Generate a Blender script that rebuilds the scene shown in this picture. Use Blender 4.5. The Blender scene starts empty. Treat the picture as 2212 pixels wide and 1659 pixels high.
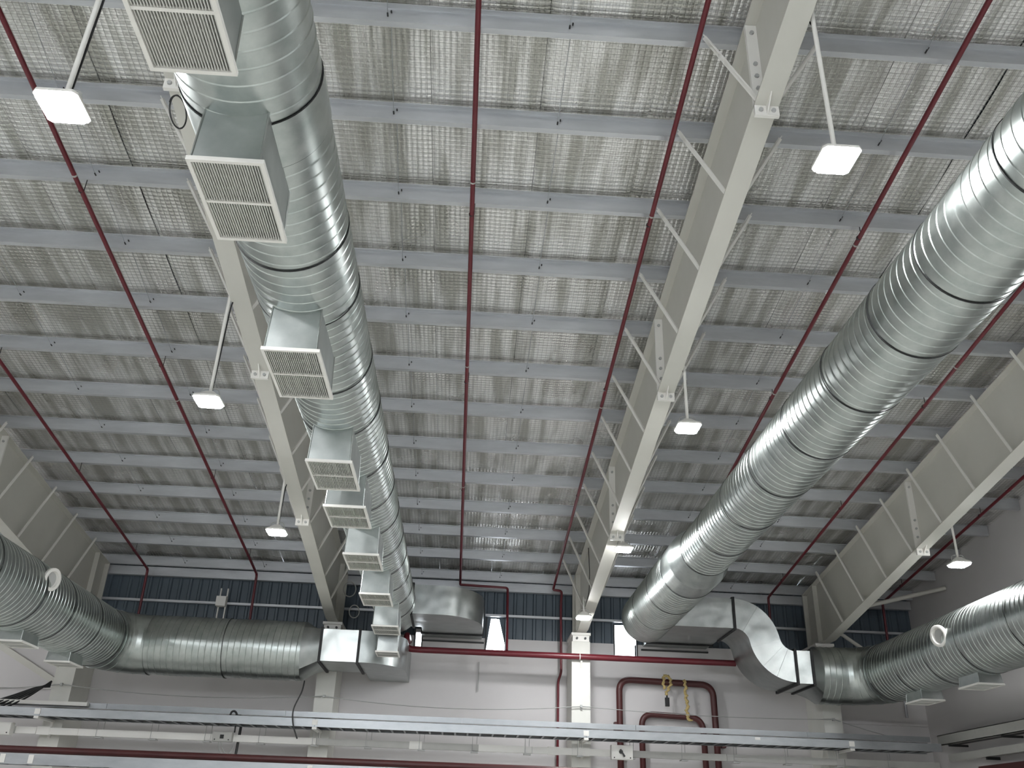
import bpy, math, random
from mathutils import Vector, Matrix, noise
random.seed(7)
S = bpy.context.scene
COL = S.collection
PI = math.pi
EYE = 1.65          # everything is laid out with z measured from eye level, then lifted at the end

# ------------------------------------------------------------------ camera
cam_d = bpy.data.cameras.new('camera')
cam = bpy.data.objects.new('camera', cam_d); COL.objects.link(cam); S.camera = cam
pitch, yaw, roll = math.radians(26.66), math.radians(2.28), math.radians(2.07)
w = Vector((math.sin(yaw)*math.cos(pitch), math.cos(yaw)*math.cos(pitch), math.sin(pitch)))
r0 = Vector((math.cos(yaw), -math.sin(yaw), 0)); u0 = r0.cross(w)
rr = math.cos(roll)*r0 + math.sin(roll)*u0; uu = -math.sin(roll)*r0 + math.cos(roll)*u0
cam.matrix_world = Matrix((( rr.x, uu.x, -w.x, 0), (rr.y, uu.y, -w.y, 0), (rr.z, uu.z, -w.z, 0), (0, 0, 0, 1)))
cam_d.sensor_width = 36.0; cam_d.lens = 36.0*1930/2212; cam_d.clip_start = 0.05; cam_d.clip_end = 300

# ------------------------------------------------------------------ world, exposure
W = bpy.data.worlds.new('sky'); S.world = W; W.use_nodes = True
bg = W.node_tree.nodes['Background']; bg.inputs[0].default_value = (0.88, 0.94, 1.0, 1); bg.inputs[1].default_value = 8.0
S.view_settings.view_transform = 'Standard'; S.view_settings.look = 'None'
S.view_settings.gamma = 1; S.view_settings.use_curve_mapping = False
S.view_settings.exposure = 0.62
LAMP = 210.0          # radiance of the LED diffusers
S.cycles.max_bounces = 7; S.cycles.diffuse_bounces = 4; S.cycles.glossy_bounces = 4
S.cycles.sample_clamp_indirect = 8.0
S.cycles.use_denoising = True

# ------------------------------------------------------------------ materials
def mat(name, col, rough=0.5, metal=0.0, var=None, emit=None, spec=None):
    """var = (scale xyz, amount, second colour) : noise mottling;"""
    m = bpy.data.materials.new(name); m.use_nodes = True
    nt = m.node_tree; b = nt.nodes['Principled BSDF']
    b.inputs['Base Color'].default_value = (*col, 1); b.inputs['Roughness'].default_value = rough
    b.inputs['Metallic'].default_value = metal
    if spec is not None: b.inputs['Specular IOR Level'].default_value = spec
    if emit:
        b.inputs['Emission Color'].default_value = (*emit[0], 1); b.inputs['Emission Strength'].default_value = emit[1]
    if var:
        sc, amt, c2 = var[:3]
        tc = nt.nodes.new('ShaderNodeTexCoord'); mp = nt.nodes.new('ShaderNodeMapping')
        mp.inputs['Scale'].default_value = sc
        nz = nt.nodes.new('ShaderNodeTexNoise'); nz.inputs['Scale'].default_value = 1; nz.inputs['Detail'].default_value = 5
        nz.inputs['Roughness'].default_value = 0.6
        rp = nt.nodes.new('ShaderNodeValToRGB'); rp.color_ramp.elements[0].position = 0.5-amt; rp.color_ramp.elements[1].position = 0.5+amt
        rp.color_ramp.elements[0].color = (*col, 1); rp.color_ramp.elements[1].color = (*c2, 1)
        nt.links.new(tc.outputs['Object'], mp.inputs[0]); nt.links.new(mp.outputs[0], nz.inputs[0])
        nt.links.new(nz.outputs[0], rp.inputs[0]); nt.links.new(rp.outputs[0], b.inputs['Base Color'])
        if len(var) > 3:
            mr = nt.nodes.new('ShaderNodeMapRange'); mr.inputs[3].default_value = rough-var[3]; mr.inputs[4].default_value = rough+var[3]
            nt.links.new(nz.outputs[0], mr.inputs[0]); nt.links.new(mr.outputs[0], b.inputs['Roughness'])
    return m

M = {}
M['galv'] = mat('galvanised_duct', (0.40, 0.44, 0.425), 0.33, 1.0, ((5, 5, 5), 0.22, (0.56, 0.59, 0.57), 0.08))
M['galv_box'] = mat('galvanised_plenum', (0.36, 0.385, 0.38), 0.38, 1.0, ((3, 3, 3), 0.25, (0.52, 0.54, 0.53), 0.10))
M['galv_old'] = mat('galvanised_purlin', (0.46, 0.47, 0.49), 0.40, 0.55, ((1.2, 6, 6), 0.25, (0.60, 0.61, 0.63), 0.10))
def wavy(m, scale, dist):
    nt = m.node_tree; b = nt.nodes['Principled BSDF']
    tc = nt.nodes.new('ShaderNodeTexCoord'); nz = nt.nodes.new('ShaderNodeTexNoise'); nz.inputs['Scale'].default_value = scale; nz.inputs['Detail'].default_value = 1
    bp = nt.nodes.new('ShaderNodeBump'); bp.inputs['Strength'].default_value = 1; bp.inputs['Distance'].default_value = dist
    nt.links.new(tc.outputs['Object'], nz.inputs[0]); nt.links.new(nz.outputs[0], bp.inputs['Height']); nt.links.new(bp.outputs[0], b.inputs['Normal'])
wavy(M['galv_box'], 2.2, 0.03); wavy(M['galv'], 1.6, 0.008)
M['tray'] = mat('galvanised_tray', (0.34, 0.355, 0.37), 0.40, 0.7, ((2, 6, 6), 0.25, (0.46, 0.475, 0.49), 0.08))
M['cream'] = mat('cream_paint', (0.56, 0.545, 0.495), 0.50, 0.0, ((1.5, 1.5, 1.5), 0.3, (0.61, 0.595, 0.545)))
M['white'] = mat('white_paint', (0.78, 0.76, 0.72), 0.45)
M['wall'] = mat('wall_paint', (0.60, 0.575, 0.575), 0.75, 0.0, ((0.6, 0.6, 0.6), 0.3, (0.65, 0.625, 0.625)))
M['column'] = mat('column_paint', (0.62, 0.61, 0.56), 0.65, 0.0, ((1.5, 1.5, 0.9), 0.3, (0.71, 0.70, 0.66)))
M['clad'] = mat('blue_grey_sheet', (0.060, 0.082, 0.105), 0.45, 0.0, ((1, 1, 0.5), 0.3, (0.08, 0.105, 0.13)))
M['red'] = mat('red_pipe_paint', (0.105, 0.009, 0.016), 0.35, 0.0, ((2, 2, 2), 0.3, (0.14, 0.012, 0.02)))
M['darkred'] = mat('oxide_pipe_paint', (0.055, 0.012, 0.013), 0.45, 0.0, ((3, 3, 3), 0.3, (0.085, 0.018, 0.017)))
M['black'] = mat('black_gasket', (0.012, 0.012, 0.013), 0.6)
M['iron'] = mat('dark_steel', (0.05, 0.05, 0.05), 0.5, 0.6)
M['trunk'] = mat('grey_trunking', (0.40, 0.395, 0.37), 0.5, 0.0, ((3, 3, 3), 0.3, (0.47, 0.46, 0.435)))
M['rope'] = mat('yellow_rope', (0.42, 0.31, 0.12), 0.9, 0.0, ((30, 30, 30), 0.2, (0.55, 0.43, 0.2)))
M['floor'] = mat('floor_coating', (0.74, 0.74, 0.70), 0.5, 0.0, ((0.5, 0.5, 0.5), 0.3, (0.68, 0.68, 0.65)))
M['led'] = mat('led_diffuser', (0.9, 0.9, 0.9), 0.4, 0.0, None, ((0.97, 0.99, 1.0), LAMP))
M['grille'] = mat('grille_paint', (0.62, 0.62, 0.59), 0.5)
M['grey'] = mat('grey_plastic', (0.42, 0.42, 0.41), 0.5)
M['mesh'] = mat('mesh_wire', (0.40, 0.39, 0.37), 0.5, 0.6)
M['damper'] = mat('damper_blade', (0.50, 0.50, 0.46), 0.6, 0.0)
M['inside'] = mat('plenum_shade', (0.035, 0.037, 0.034), 0.8)  # near-black colour for the shaded depth of the grille boxes

def foil_material():
    m = bpy.data.materials.new('aluminium_foil'); m.use_nodes = True
    nt = m.node_tree; b = nt.nodes['Principled BSDF']; L = nt.links.new
    b.inputs['Metallic'].default_value = 0.78
    tc = nt.nodes.new('ShaderNodeTexCoord')
    def nz(scale, det=4):
        mp = nt.nodes.new('ShaderNodeMapping'); mp.inputs['Scale'].default_value = scale
        n = nt.nodes.new('ShaderNodeTexNoise'); n.inputs['Scale'].default_value = 1; n.inputs['Detail'].default_value = det
        L(tc.outputs['Object'], mp.inputs[0]); L(mp.outputs[0], n.inputs[0]); return n
    a = nz((4.6, 0.42, 0.3), 7); c = nz((1.1, 0.9, 1.0), 2)
    rp = nt.nodes.new('ShaderNodeValToRGB')
    rp.color_ramp.elements[0].position = 0.40; rp.color_ramp.elements[0].color = (0.50, 0.495, 0.455, 1)
    rp.color_ramp.elements[1].position = 0.57; rp.color_ramp.elements[1].color = (0.90, 0.89, 0.875, 1)
    L(a.outputs[0], rp.inputs[0]); L(rp.outputs[0], b.inputs['Base Color'])
    mr = nt.nodes.new('ShaderNodeMapRange'); mr.inputs[3].default_value = 0.18; mr.inputs[4].default_value = 0.42
    L(c.outputs[0], mr.inputs[0]); L(mr.outputs[0], b.inputs['Roughness'])
    # fine relief: the blanket pillows out between the wires of the support mesh (7 cm), plus long crinkles
    sp = nt.nodes.new('ShaderNodeSeparateXYZ'); L(tc.outputs['Object'], sp.inputs[0])
    def wave(sock):
        mu = nt.nodes.new('ShaderNodeMath'); mu.operation = 'MULTIPLY'; mu.inputs[1].default_value = PI/0.07; L(sock, mu.inputs[0])
        si = nt.nodes.new('ShaderNodeMath'); si.operation = 'SINE'; L(mu.outputs[0], si.inputs[0])
        ab = nt.nodes.new('ShaderNodeMath'); ab.operation = 'ABSOLUTE'; L(si.outputs[0], ab.inputs[0])
        po = nt.nodes.new('ShaderNodeMath'); po.operation = 'POWER'; po.inputs[1].default_value = 0.6; L(ab.outputs[0], po.inputs[0]); return po
    wx, wy = wave(sp.outputs[0]), wave(sp.outputs[1])
    mm = nt.nodes.new('ShaderNodeMath'); mm.operation = 'MULTIPLY'; L(wx.outputs[0], mm.inputs[0]); L(wy.outputs[0], mm.inputs[1])
    cr = nz((22, 5, 5), 3)
    ad = nt.nodes.new('ShaderNodeMath'); ad.operation = 'MULTIPLY_ADD'; ad.inputs[1].default_value = 0.9
    L(cr.outputs[0], ad.inputs[0]); L(mm.outputs[0], ad.inputs[2])
    bp = nt.nodes.new('ShaderNodeBump'); bp.inputs['Strength'].default_value = 0.55; bp.inputs['Distance'].default_value = 0.012
    L(ad.outputs[0], bp.inputs['Height']); L(bp.outputs[0], b.inputs['Normal'])
    return m
M['foil'] = foil_material()

# ------------------------------------------------------------------ mesh building
class MB:
    def __init__(s): s.v = []; s.f = []
    def add(s, vs, fs):
        n = len(s.v); s.v += [Vector(p) for p in vs]; s.f += [tuple(i+n for i in f) for f in fs]; return s
    def box(s, x0, x1, y0, y1, z0, z1):
        return s.add([(x0,y0,z0),(x1,y0,z0),(x1,y1,z0),(x0,y1,z0),(x0,y0,z1),(x1,y0,z1),(x1,y1,z1),(x0,y1,z1)],
                     [(0,3,2,1),(4,5,6,7),(0,1,5,4),(1,2,6,5),(2,3,7,6),(3,0,4,7)])
    def bar(s, a, b, wd, th, up=(0, 0, 1)):
        """rectangular bar from a to b, wd across, th along up"""
        a, b = Vector(a), Vector(b); t = (b-a).normalized(); x = t.cross(Vector(up))
        if x.length < 1e-4: x = t.cross(Vector((0, 1, 0)))
        x.normalize(); y = x.cross(t); vs = []
        for p in (a, b):
            vs += [p - x*wd/2 - y*th/2, p + x*wd/2 - y*th/2, p + x*wd/2 + y*th/2, p - x*wd/2 + y*th/2]
        return s.add(vs, [(0,3,2,1),(4,5,6,7),(0,1,5,4),(1,2,6,5),(2,3,7,6),(3,0,4,7)])
    def tube(s, pts, r, n=10, caps=True):
        P = [Vector(p) for p in pts]; up = None; rings = []
        for i, p in enumerate(P):
            t = ((P[min(i+1, len(P)-1)]-p).normalized() + (p-P[max(i-1, 0)]).normalized()).normalized()
            if up is None:
                up = Vector((0, 0, 1)) if abs(t.z) < 0.9 else Vector((1, 0, 0))
            x = t.cross(up).normalized(); up = x.cross(t).normalized()
            k = 1.0
            if 0 < i < len(P)-1:
                cs = (P[i+1]-p).normalized().dot((p-P[i-1]).normalized()); k = 1/max(0.7, math.sqrt((1+cs)/2))
            rings.append([p + (x*math.cos(2*PI*j/n) + up*math.sin(2*PI*j/n))*r*(k if 0 < i < len(P)-1 else 1) for j in range(n)])
        return s.loft(rings, caps)
    def loft(s, rings, caps=True):
        n = len(rings[0]); vs = [q for ring in rings for q in ring]; fs = []
        for i in range(len(rings)-1):
            for j in range(n):
                k = (j+1) % n; fs.append((i*n+j, i*n+k, (i+1)*n+k, (i+1)*n+j))
        if caps:
            fs.append(tuple(range(n))[::-1]); o = (len(rings)-1)*n; fs.append(tuple(o+j for j in range(n)))
        return s.add(vs, fs)
    def prism(s, outline, z0, z1):
        """outline in XY, extruded in z"""
        n = len(outline)
        return s.add([(x, y, z0) for x, y in outline] + [(x, y, z1) for x, y in outline],
                     [tuple(range(n))[::-1], tuple(range(n, 2*n))] + [(i, (i+1) % n, n+(i+1) % n, n+i) for i in range(n)])
    def extr(s, outline, axis, a, b):
        """outline of 2-tuples in the plane normal to axis ('x': (y,z), 'y': (x,z)), extruded from a to b"""
        f = (lambda p, t: (t, p[0], p[1])) if axis == 'x' else (lambda p, t: (p[0], t, p[1]))
        n = len(outline)
        return s.add([f(p, a) for p in outline] + [f(p, b) for p in outline],
                     [tuple(range(n))[::-1], tuple(range(n, 2*n))] + [(i, (i+1) % n, n+(i+1) % n, n+i) for i in range(n)])
    def disc(s, c, nrm, r, h, n=10):
        c, nrm = Vector(c), Vector(nrm).normalized(); return s.tube([c, c+nrm*h], r, n)

ORG = {}
def link(o, parent=None, org=None):
    COL.objects.link(o)
    if parent: o.parent = parent
    ORG[o.name] = org
def thing(name, label, cat, loc, group=None):
    o = bpy.data.objects.new(name, None); o.empty_display_size = 0.1; o.location = loc
    link(o, None, Vector(loc)); o['label'] = label; o['category'] = cat
    if group: o['group'] = group
    return o
def build(name, mb, m, parent=None, smooth=None, label=None, cat=None, group=None, kind=None, origin=None):
    """mb is in world (eye-level) coordinates; the vertices are stored relative to the thing's own origin"""
    if parent is not None:
        org = ORG[parent.name]
    elif origin is not None:
        org = Vector(origin)
    else:
        xs = [v.x for v in mb.v]; ys = [v.y for v in mb.v]; zs = [v.z for v in mb.v]
        org = Vector(((min(xs)+max(xs))/2, (min(ys)+max(ys))/2, min(zs)))
    me = bpy.data.meshes.new(name); me.from_pydata([v-org for v in mb.v], [], mb.f); me.materials.append(m)
    if smooth:
        me.shade_smooth(); me.set_sharp_from_angle(angle=math.radians(smooth))
    me.update()
    o = bpy.data.objects.new(name, me); link(o, parent, org)
    if parent is None: o.location = org
    for k, v in (('label', label), ('category', cat), ('group', group), ('kind', kind)):
        if v: o[k] = v
    return o
def copy_tree(src, loc, parent=None):
    """a copy of a thing with copies of its parts, sharing mesh data"""
    c = src.copy(); COL.objects.link(c)
    if parent: c.parent = parent
    else: c.location = loc
    ORG[c.name] = Vector(loc)
    for ch in src.children: copy_tree(ch, loc, c)
    return c

def arc(cx, cy, r, a0, a1, n):
    return [(cx + r*math.cos(a0+(a1-a0)*i/n), cy + r*math.sin(a0+(a1-a0)*i/n)) for i in range(n+1)]

# ------------------------------------------------------------------ main dimensions (eye level = 0)
YW = 22.9                    # far wall
YC = 21.85                   # column fronts
T = 0.1334                   # roof fall towards the far wall
X0, X1, YB, ZF = -18.0, 11.5, -10.0, -EYE
RX = [-9.15, -3.2, 2.75, 8.7]                     # rafter lines
slope = lambda y: (YW-y)*T
zpur = lambda y: 5.68 + slope(y)                  # underside of purlins = top of rafters
zfoil = lambda y: 5.95 + slope(y)
PY = [22.56-1.3*k for k in range(24)]              # purlin lines

# ------------------------------------------------------------------ shell
fl = build('floor', MB().box(X0, X1, YB, YW, ZF-0.1, ZF), M['floor'], kind='structure')

ceil_ = bpy.data.objects.new('ceiling', None); link(ceil_, None, Vector((0, 0, 0))); ceil_['kind'] = 'structure'
def foil_sheet(x0, x1, seed):
    mb = MB(); nx, ny = 18, 300; rnd = random.Random(seed)
    off = rnd.uniform(-0.008, 0.008); tilt = rnd.uniform(-0.012, 0.012); rows = []
    y0, y1 = YB, YW
    for j in range(ny+1):
        y = y0+(y1-y0)*j/ny; k = ((22.56-y)/1.3) % 1.0; sag = math.sin(PI*k)
        for i in range(nx+1):
            t = i/nx; x = x0+(x1-x0)*t
            wr = noise.noise(Vector((x*5.0, y*0.55, seed*3.1)))*0.013 + noise.noise(Vector((x*14, y*1.6, seed)))*0.004
            z = zfoil(y) - 0.012 + (off + tilt*(t-0.5) - 0.020*sag + wr*(0.25+0.75*sag))
            if i in (0, nx): z += 0.012
            mb.v.append(Vector((x, y, z)))
    for j in range(ny):
        for i in range(nx):
            a = j*(nx+1)+i; mb.f.append((a, a+nx+1, a+nx+2, a+1))
    return build('foil_sheet', mb, M['foil'], ceil_, smooth=60)
xs, n = X0, 0
while xs < X1-0.01:
    foil_sheet(xs+.0025, min(xs+1.325, X1)-.0025, n); xs += 1.325; n += 1
wm = MB()
def wire(a, b, r=0.0016):
    wm.bar(a, b, 2*r, 2*r)
x = X0+0.035
while x < X1:
    if -12.5 < x: wm.bar((x, 3.5, zfoil(3.5)-0.063), (x, YW, zfoil(YW)-0.063), 0.0034, 0.0034)
    x += 0.07
y = 3.5
while y < YW:
    wm.bar((X0, y, zfoil(y)-0.063), (X1, y, zfoil(y)-0.063), 0.0034, 0.0034)
    y += 0.07
build('wire_mesh', wm, M['mesh'], ceil_, kind='stuff')
rc = build('roof_sheet', MB().add([(X0-.3,YB-.3,zfoil(YB)+.12),(X1+.3,YB-.3,zfoil(YB)+.12),(X1+.3,YW+.4,zfoil(YW)+.1),(X0-.3,YW+.4,zfoil(YW)+.1),
     (X0-.3,YB-.3,zfoil(YB)+.2),(X1+.3,YB-.3,zfoil(YB)+.2),(X1+.3,YW+.4,zfoil(YW)+.18),(X0-.3,YW+.4,zfoil(YW)+.18)],
     [(0,3,2,1),(4,5,6,7),(0,1,5,4),(1,2,6,5),(2,3,7,6),(3,0,4,7)]), M['clad'], ceil_)

# far wall: painted wall below, sheet cladding above, two openings where the ducts go out
OPEN = [(-1.27, -1.12, 4.07, 4.42), (0.50, 0.97, 3.97, 4.84), (3.74, 4.28, 4.03, 4.82)]
ZS = 4.34
wb = MB()
xq = X0
for a, b, z0, z1 in OPEN:
    wb.box(xq, a, YW, YW+.2, ZF, ZS).box(a, b, YW, YW+.2, ZF, z0); xq = b
wb.box(xq, X1, YW, YW+.2, ZF, ZS)
wb.box(OPEN[0][0], OPEN[0][1], YW, YW+.2, OPEN[0][3], 4.5)
wall_back = build('wall_back', wb, M['wall'], kind='structure', origin=(0, YW, ZF))
def clad_sheet(x0, x1, z0, z1):
    prof = []; x = x0; p = 0.25
    while x < x1-1e-4:
        for dx, d in ((0, 0), (0.15, 0), (0.175, 0.03), (0.225, 0.03), (0.25, 0)):
            if x+dx <= x1+1e-4: prof.append((x+dx, YW+0.06-d))
        x += p
    if x1-prof[-1][0] > 1e-4: prof.append((x1, YW+0.06))
    q = [prof[0]]
    for a in prof[1:]:
        if abs(a[0]-q[-1][0]) > 1e-5: q.append(a)
    back = [(a, b+0.012) for a, b in reversed(q)]
    mb = MB(); n = len(q)
    vs = [(a, b, z0) for a, b in q] + [(a, b, z1) for a, b in q]
    mb.add(vs, [(i, i+1, n+i+1, n+i) for i in range(n-1)])
    vs = [(a, b, z0) for a, b in back] + [(a, b, z1) for a, b in back]
    mb.add(vs, [(i, i+1, n+i+1, n+i) for i in range(n-1)])
    build('cladding_sheet', mb, M['clad'], wall_back)
x = X0
while x < X1-0.01:
    x2 = min(x+1.0, X1); cuts = sorted({x, x2} | {c for o in OPEN for c in o[:2] if x < c < x2})
    for a, b in zip(cuts, cuts[1:]):
        mid = (a+b)/2; z0 = ZS-0.02
        for o in OPEN:
            if o[0] < mid < o[1]: z0 = o[3]
        clad_sheet(a, b, z0, 6.0)
    x = x2
for z, nm in ((4.87, 'girt'),):
    g = MB(); 
    for a, b in ((X0, -1.3), (.45, 4.35), (6.15, X1)):
        g.box(a, b, YW-0.10, YW-0.001, z, z+0.055 if z < 5 else z+0.14)
    build(nm, g, M['galv_old'], wall_back)
build('flashing_plate', MB().extr([(.49, 3.97), (.60, 4.85), (.49, 4.85)], 'y', YW+.04, YW+.05).extr([(.98, 4.15), (.98, 4.85), (.80, 4.85)], 'y', YW+.04, YW+.05), M['clad'], wall_back)
for o in OPEN:      # dark steel frame round each opening
    f = MB(); a, b, z0, z1 = o
    f.box(a-.03, a, YW-.03, YW+.21, z0, z1).box(b, b+.03, YW-.03, YW+.21, z0, z1).box(a-.03, b+.03, YW-.03, YW+.21, z0-.025, z0)
    build('opening_frame', f, M['iron'], wall_back)
# side and rear walls
zr = lambda y: zfoil(y)+0.12
def side_wall(name, x0, x1):
    m_ = MB().extr([(YB, ZF), (YW+.2, ZF), (YW+.2, zr(YW)), (YB, zr(YB))], 'x', x0, x1)
    return build(name, m_, M['wall'], kind='structure')
wall_right = side_wall('wall_right', X1, X1+.2); side_wall('wall_left', X0-.2, X0)
build('wall_front', MB().box(X0, X1, YB-.2, YB, ZF, 3.2).box(X0, X1, YB-.2, YB, 5.2, zr(YB)).box(X0, -12, YB-.2, YB, 3.2, 5.2).box(5, X1, YB-.2, YB, 3.2, 5.2), M['wall'], kind='structure')

# ------------------------------------------------------------------ columns
COLN = ['pale painted column under the leftmost roof beam, cables behind it', 'pale painted column under the beam beside the boxed grilles',
        'pale painted column in the middle of the far wall', 'pale painted column partly hidden by the right elbow duct']
for x, lab in zip(RX, COLN):
    t = thing('column', lab, 'column', (x, YC, ZF), 'columns along the far wall')
    build('shaft', MB().box(x-.22, x+.22, YC, YW, ZF, 4.16), M['column'], t)
    build('bearing_plate', MB().box(x-.23, x+.23, YC-.06, YW-.05, 4.30, 4.36).box(x-.2, x+.2, YC-.02, YW-.1, 4.16, 4.30), M['white'], t)
    bo = MB()
    for dx in (-.1, .1): bo.disc((x+dx, YC-.02, 4.23), (0, -1, 0), .028, .05, 8)
    build('anchor_bolt', bo, M['iron'], t, kind='stuff')

# ------------------------------------------------------------------ rafters
zoff = lambda y: 4.463 - 0.0242*(max(y, 5)-9)
zfl = lambda y: zoff(y) + slope(y)               # underside of bottom flange
RAFN = ['cream tapered steel beam at far left above the big elbow duct', 'cream tapered steel beam running behind the grille boxes of the left duct',
        'cream tapered steel beam in the middle with lamps along its flange', 'cream tapered steel beam nearest the right wall']
for x, lab in zip(RX, RAFN):
    t = thing('roof_beam', lab, 'steel beam', (x, YC, 4.36), 'tapered steel roof beams')
    ys = [YB, 5, 9, 13, 17, 21.4]
    bf, wbm, tf = MB(), MB(), MB()
    out = [(y, zfl(y)) for y in ys] + [(22.55, 4.36)] + [(22.55, 4.375)] + [(y, zfl(y)+.016) for y in reversed(ys)]
    bf.extr([(y, zfl(y)) for y in ys] + [(YC-.02, 4.365), (22.6, 4.365), (22.6, 4.385), (YC-.02, 4.385)] + [(y, zfl(y)+.018) for y in reversed(ys)], 'x', x-.125, x+.125)
    wbm.extr([(y, zfl(y)+.018) for y in ys] + [(YC, 4.385), (22.6, 4.385), (22.6, zpur(22.6)-.02), (YB, zpur(YB)-.02)], 'x', x-.006, x+.006)
    tf.extr([(22.6, zpur(22.6)-.02), (YB, zpur(YB)-.02), (YB, zpur(YB)), (22.6, zpur(22.6))], 'x', x-.125, x+.125)
    build('bottom_flange', bf, M['cream'], t); build('web', wbm, M['cream'], t); build('top_flange', tf, M['cream'], t)
    st = MB()
    st.box(x-.12, x+.12, 22.58, 22.62, 4.385, zpur(22.6)-.02)
    build('end_plate', st, M['cream'], t)
    st = MB().box(x-.12, x+.12, YC+.02, YC+.035, 4.385, zpur(YC)-.03)
    build('stiffener', st, M['cream'], t)
    for ysp in (1.6, 6.86 if x == RX[1] else 6.72, 11.75, 16.4):
        sp = MB(); z0 = zfl(ysp)-.12; z1 = zpur(ysp)-.02
        sp.box(x-.125, x+.125, ysp-.022, ysp-.001, z0, z1).box(x-.125, x+.125, ysp+.001, ysp+.022, z0, z1)
        sp.add([(x-.006, ysp-.2, z0+.15), (x-.006, ysp-.02, z0+.15), (x-.006, ysp-.02, z0+.01), (x+.006, ysp-.2, z0+.15), (x+.006, ysp-.02, z0+.15), (x+.006, ysp-.02, z0+.01)],
               [(0,1,2),(3,5,4),(0,3,4,1),(1,4,5,2),(2,5,3,0)])
        p = build('splice_plate', sp, M['white'], t)
        bb = MB()
        for dx in (-.065, .065):
            for k in (0, 1, 2, 3):
                zz = z0+.06 if k == 0 else z0+.06+.12+.17*k
                bb.disc((x+dx, ysp-.022, zz), (0, -1, 0), .024, .022, 7)
            bb.disc((x+dx, ysp, z1-.12), (0, -1, 0), .024, .045, 7)
        build('bolts', bb, M['grey'], p, kind='stuff')
    for y in PY:
        if y < 0 or y > 22: continue
        for s in (-1, 1):
            a = Vector(((x+s*.6)/.955, y-.03, zpur(y)+.07)); b = Vector((x+s*.10, y*.955, zfl(min(y*.955, 21.8))+.03))
            build('fly_brace', MB().bar(a, b, .012, .056, (s*.6, 0, 1)).bar(a+Vector((0, .018, 0)), b+Vector((0, .018, 0)), .05, .006, (s*.6, 0, 1)), M['white'], t)

# ------------------------------------------------------------------ purlins
NTH = ['first', 'second', 'third', 'fourth', 'fifth', 'sixth', 'seventh', 'eighth', 'ninth', 'tenth', 'eleventh', 'twelfth', 'thirteenth', 'fourteenth',
       'fifteenth', 'sixteenth', 'seventeenth', 'eighteenth', 'nineteenth', 'twentieth', 'twenty-first', 'twenty-second', 'twenty-third']
RODX = sorted([RX[0]-2*5.95/3, RX[0]-5.95/3] + [x+5.95*f/3 for x in RX[:3] for f in (1, 2)] + [10.4])
for k, y in enumerate(PY[:23]):
    z = zpur(y); h = .205; mb = MB()
    pr = [(y-.065, z+h), (y+.003, z+h), (y+.003, z+.003), (y+.065, z+.003-.065*T), (y+.065, z+.018-.065*T), (y+.068, z+.018-.065*T), (y+.068, z-.065*T), (y, z), (y, z+h-.003), (y-.062, z+h-.003+.06*T), (y-.062, z+h-.018+.06*T), (y-.065, z+h-.018+.06*T)]
    n_ = len(pr)
    vs = [(X0+.02, a, b) for a, b in pr] + [(X1-.02, a, b) for a, b in pr]
    mb.add(vs, [(i, (i+1) % n_, n_+(i+1) % n_, n_+i) for i in range(n_)])
    p = build('roof_purlin', mb, M['galv_old'], None, label=f'galvanised roof purlin, {NTH[k]} one out from the blue-grey sheeted wall', cat='purlin', group='roof purlins across the ceiling', origin=(0, y, z))
    if y < 3: continue
    for x in RODX:
        build('sag_rod', MB().tube([(x, y-.05, z+.08), (x+.03, y-1.26, zpur(y-1.3)+.12)], .0045, 6), M['tray'], p)
        b = MB().tube([(x, y-.045, z+.075), (x, y+.02, z+.075)], .010, 6).tube([(x+.035, y-.03, z+.13), (x+.035, y+.02, z+.13)], .009, 6)
        build('rod_bolts', b, M['iron'], p, kind='stuff')
    cl = MB()
    for x in RX: cl.box(x-.08, x+.08, y+.005, y+.012, z+.0, z+.18)
    build('purlin_cleat', cl, M['cream'], p, kind='stuff')
# eave strut
build('eave_strut', MB().box(X0+.02, X1-.02, YW-.16, YW-.10, 5.50, 5.72).box(X0+.02, X1-.02, YW-.10, YW-.02, 5.50, 5.512), M['galv_old'], None,
      label='galvanised eave strut along the top of the far wall', cat='purlin')

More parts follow.
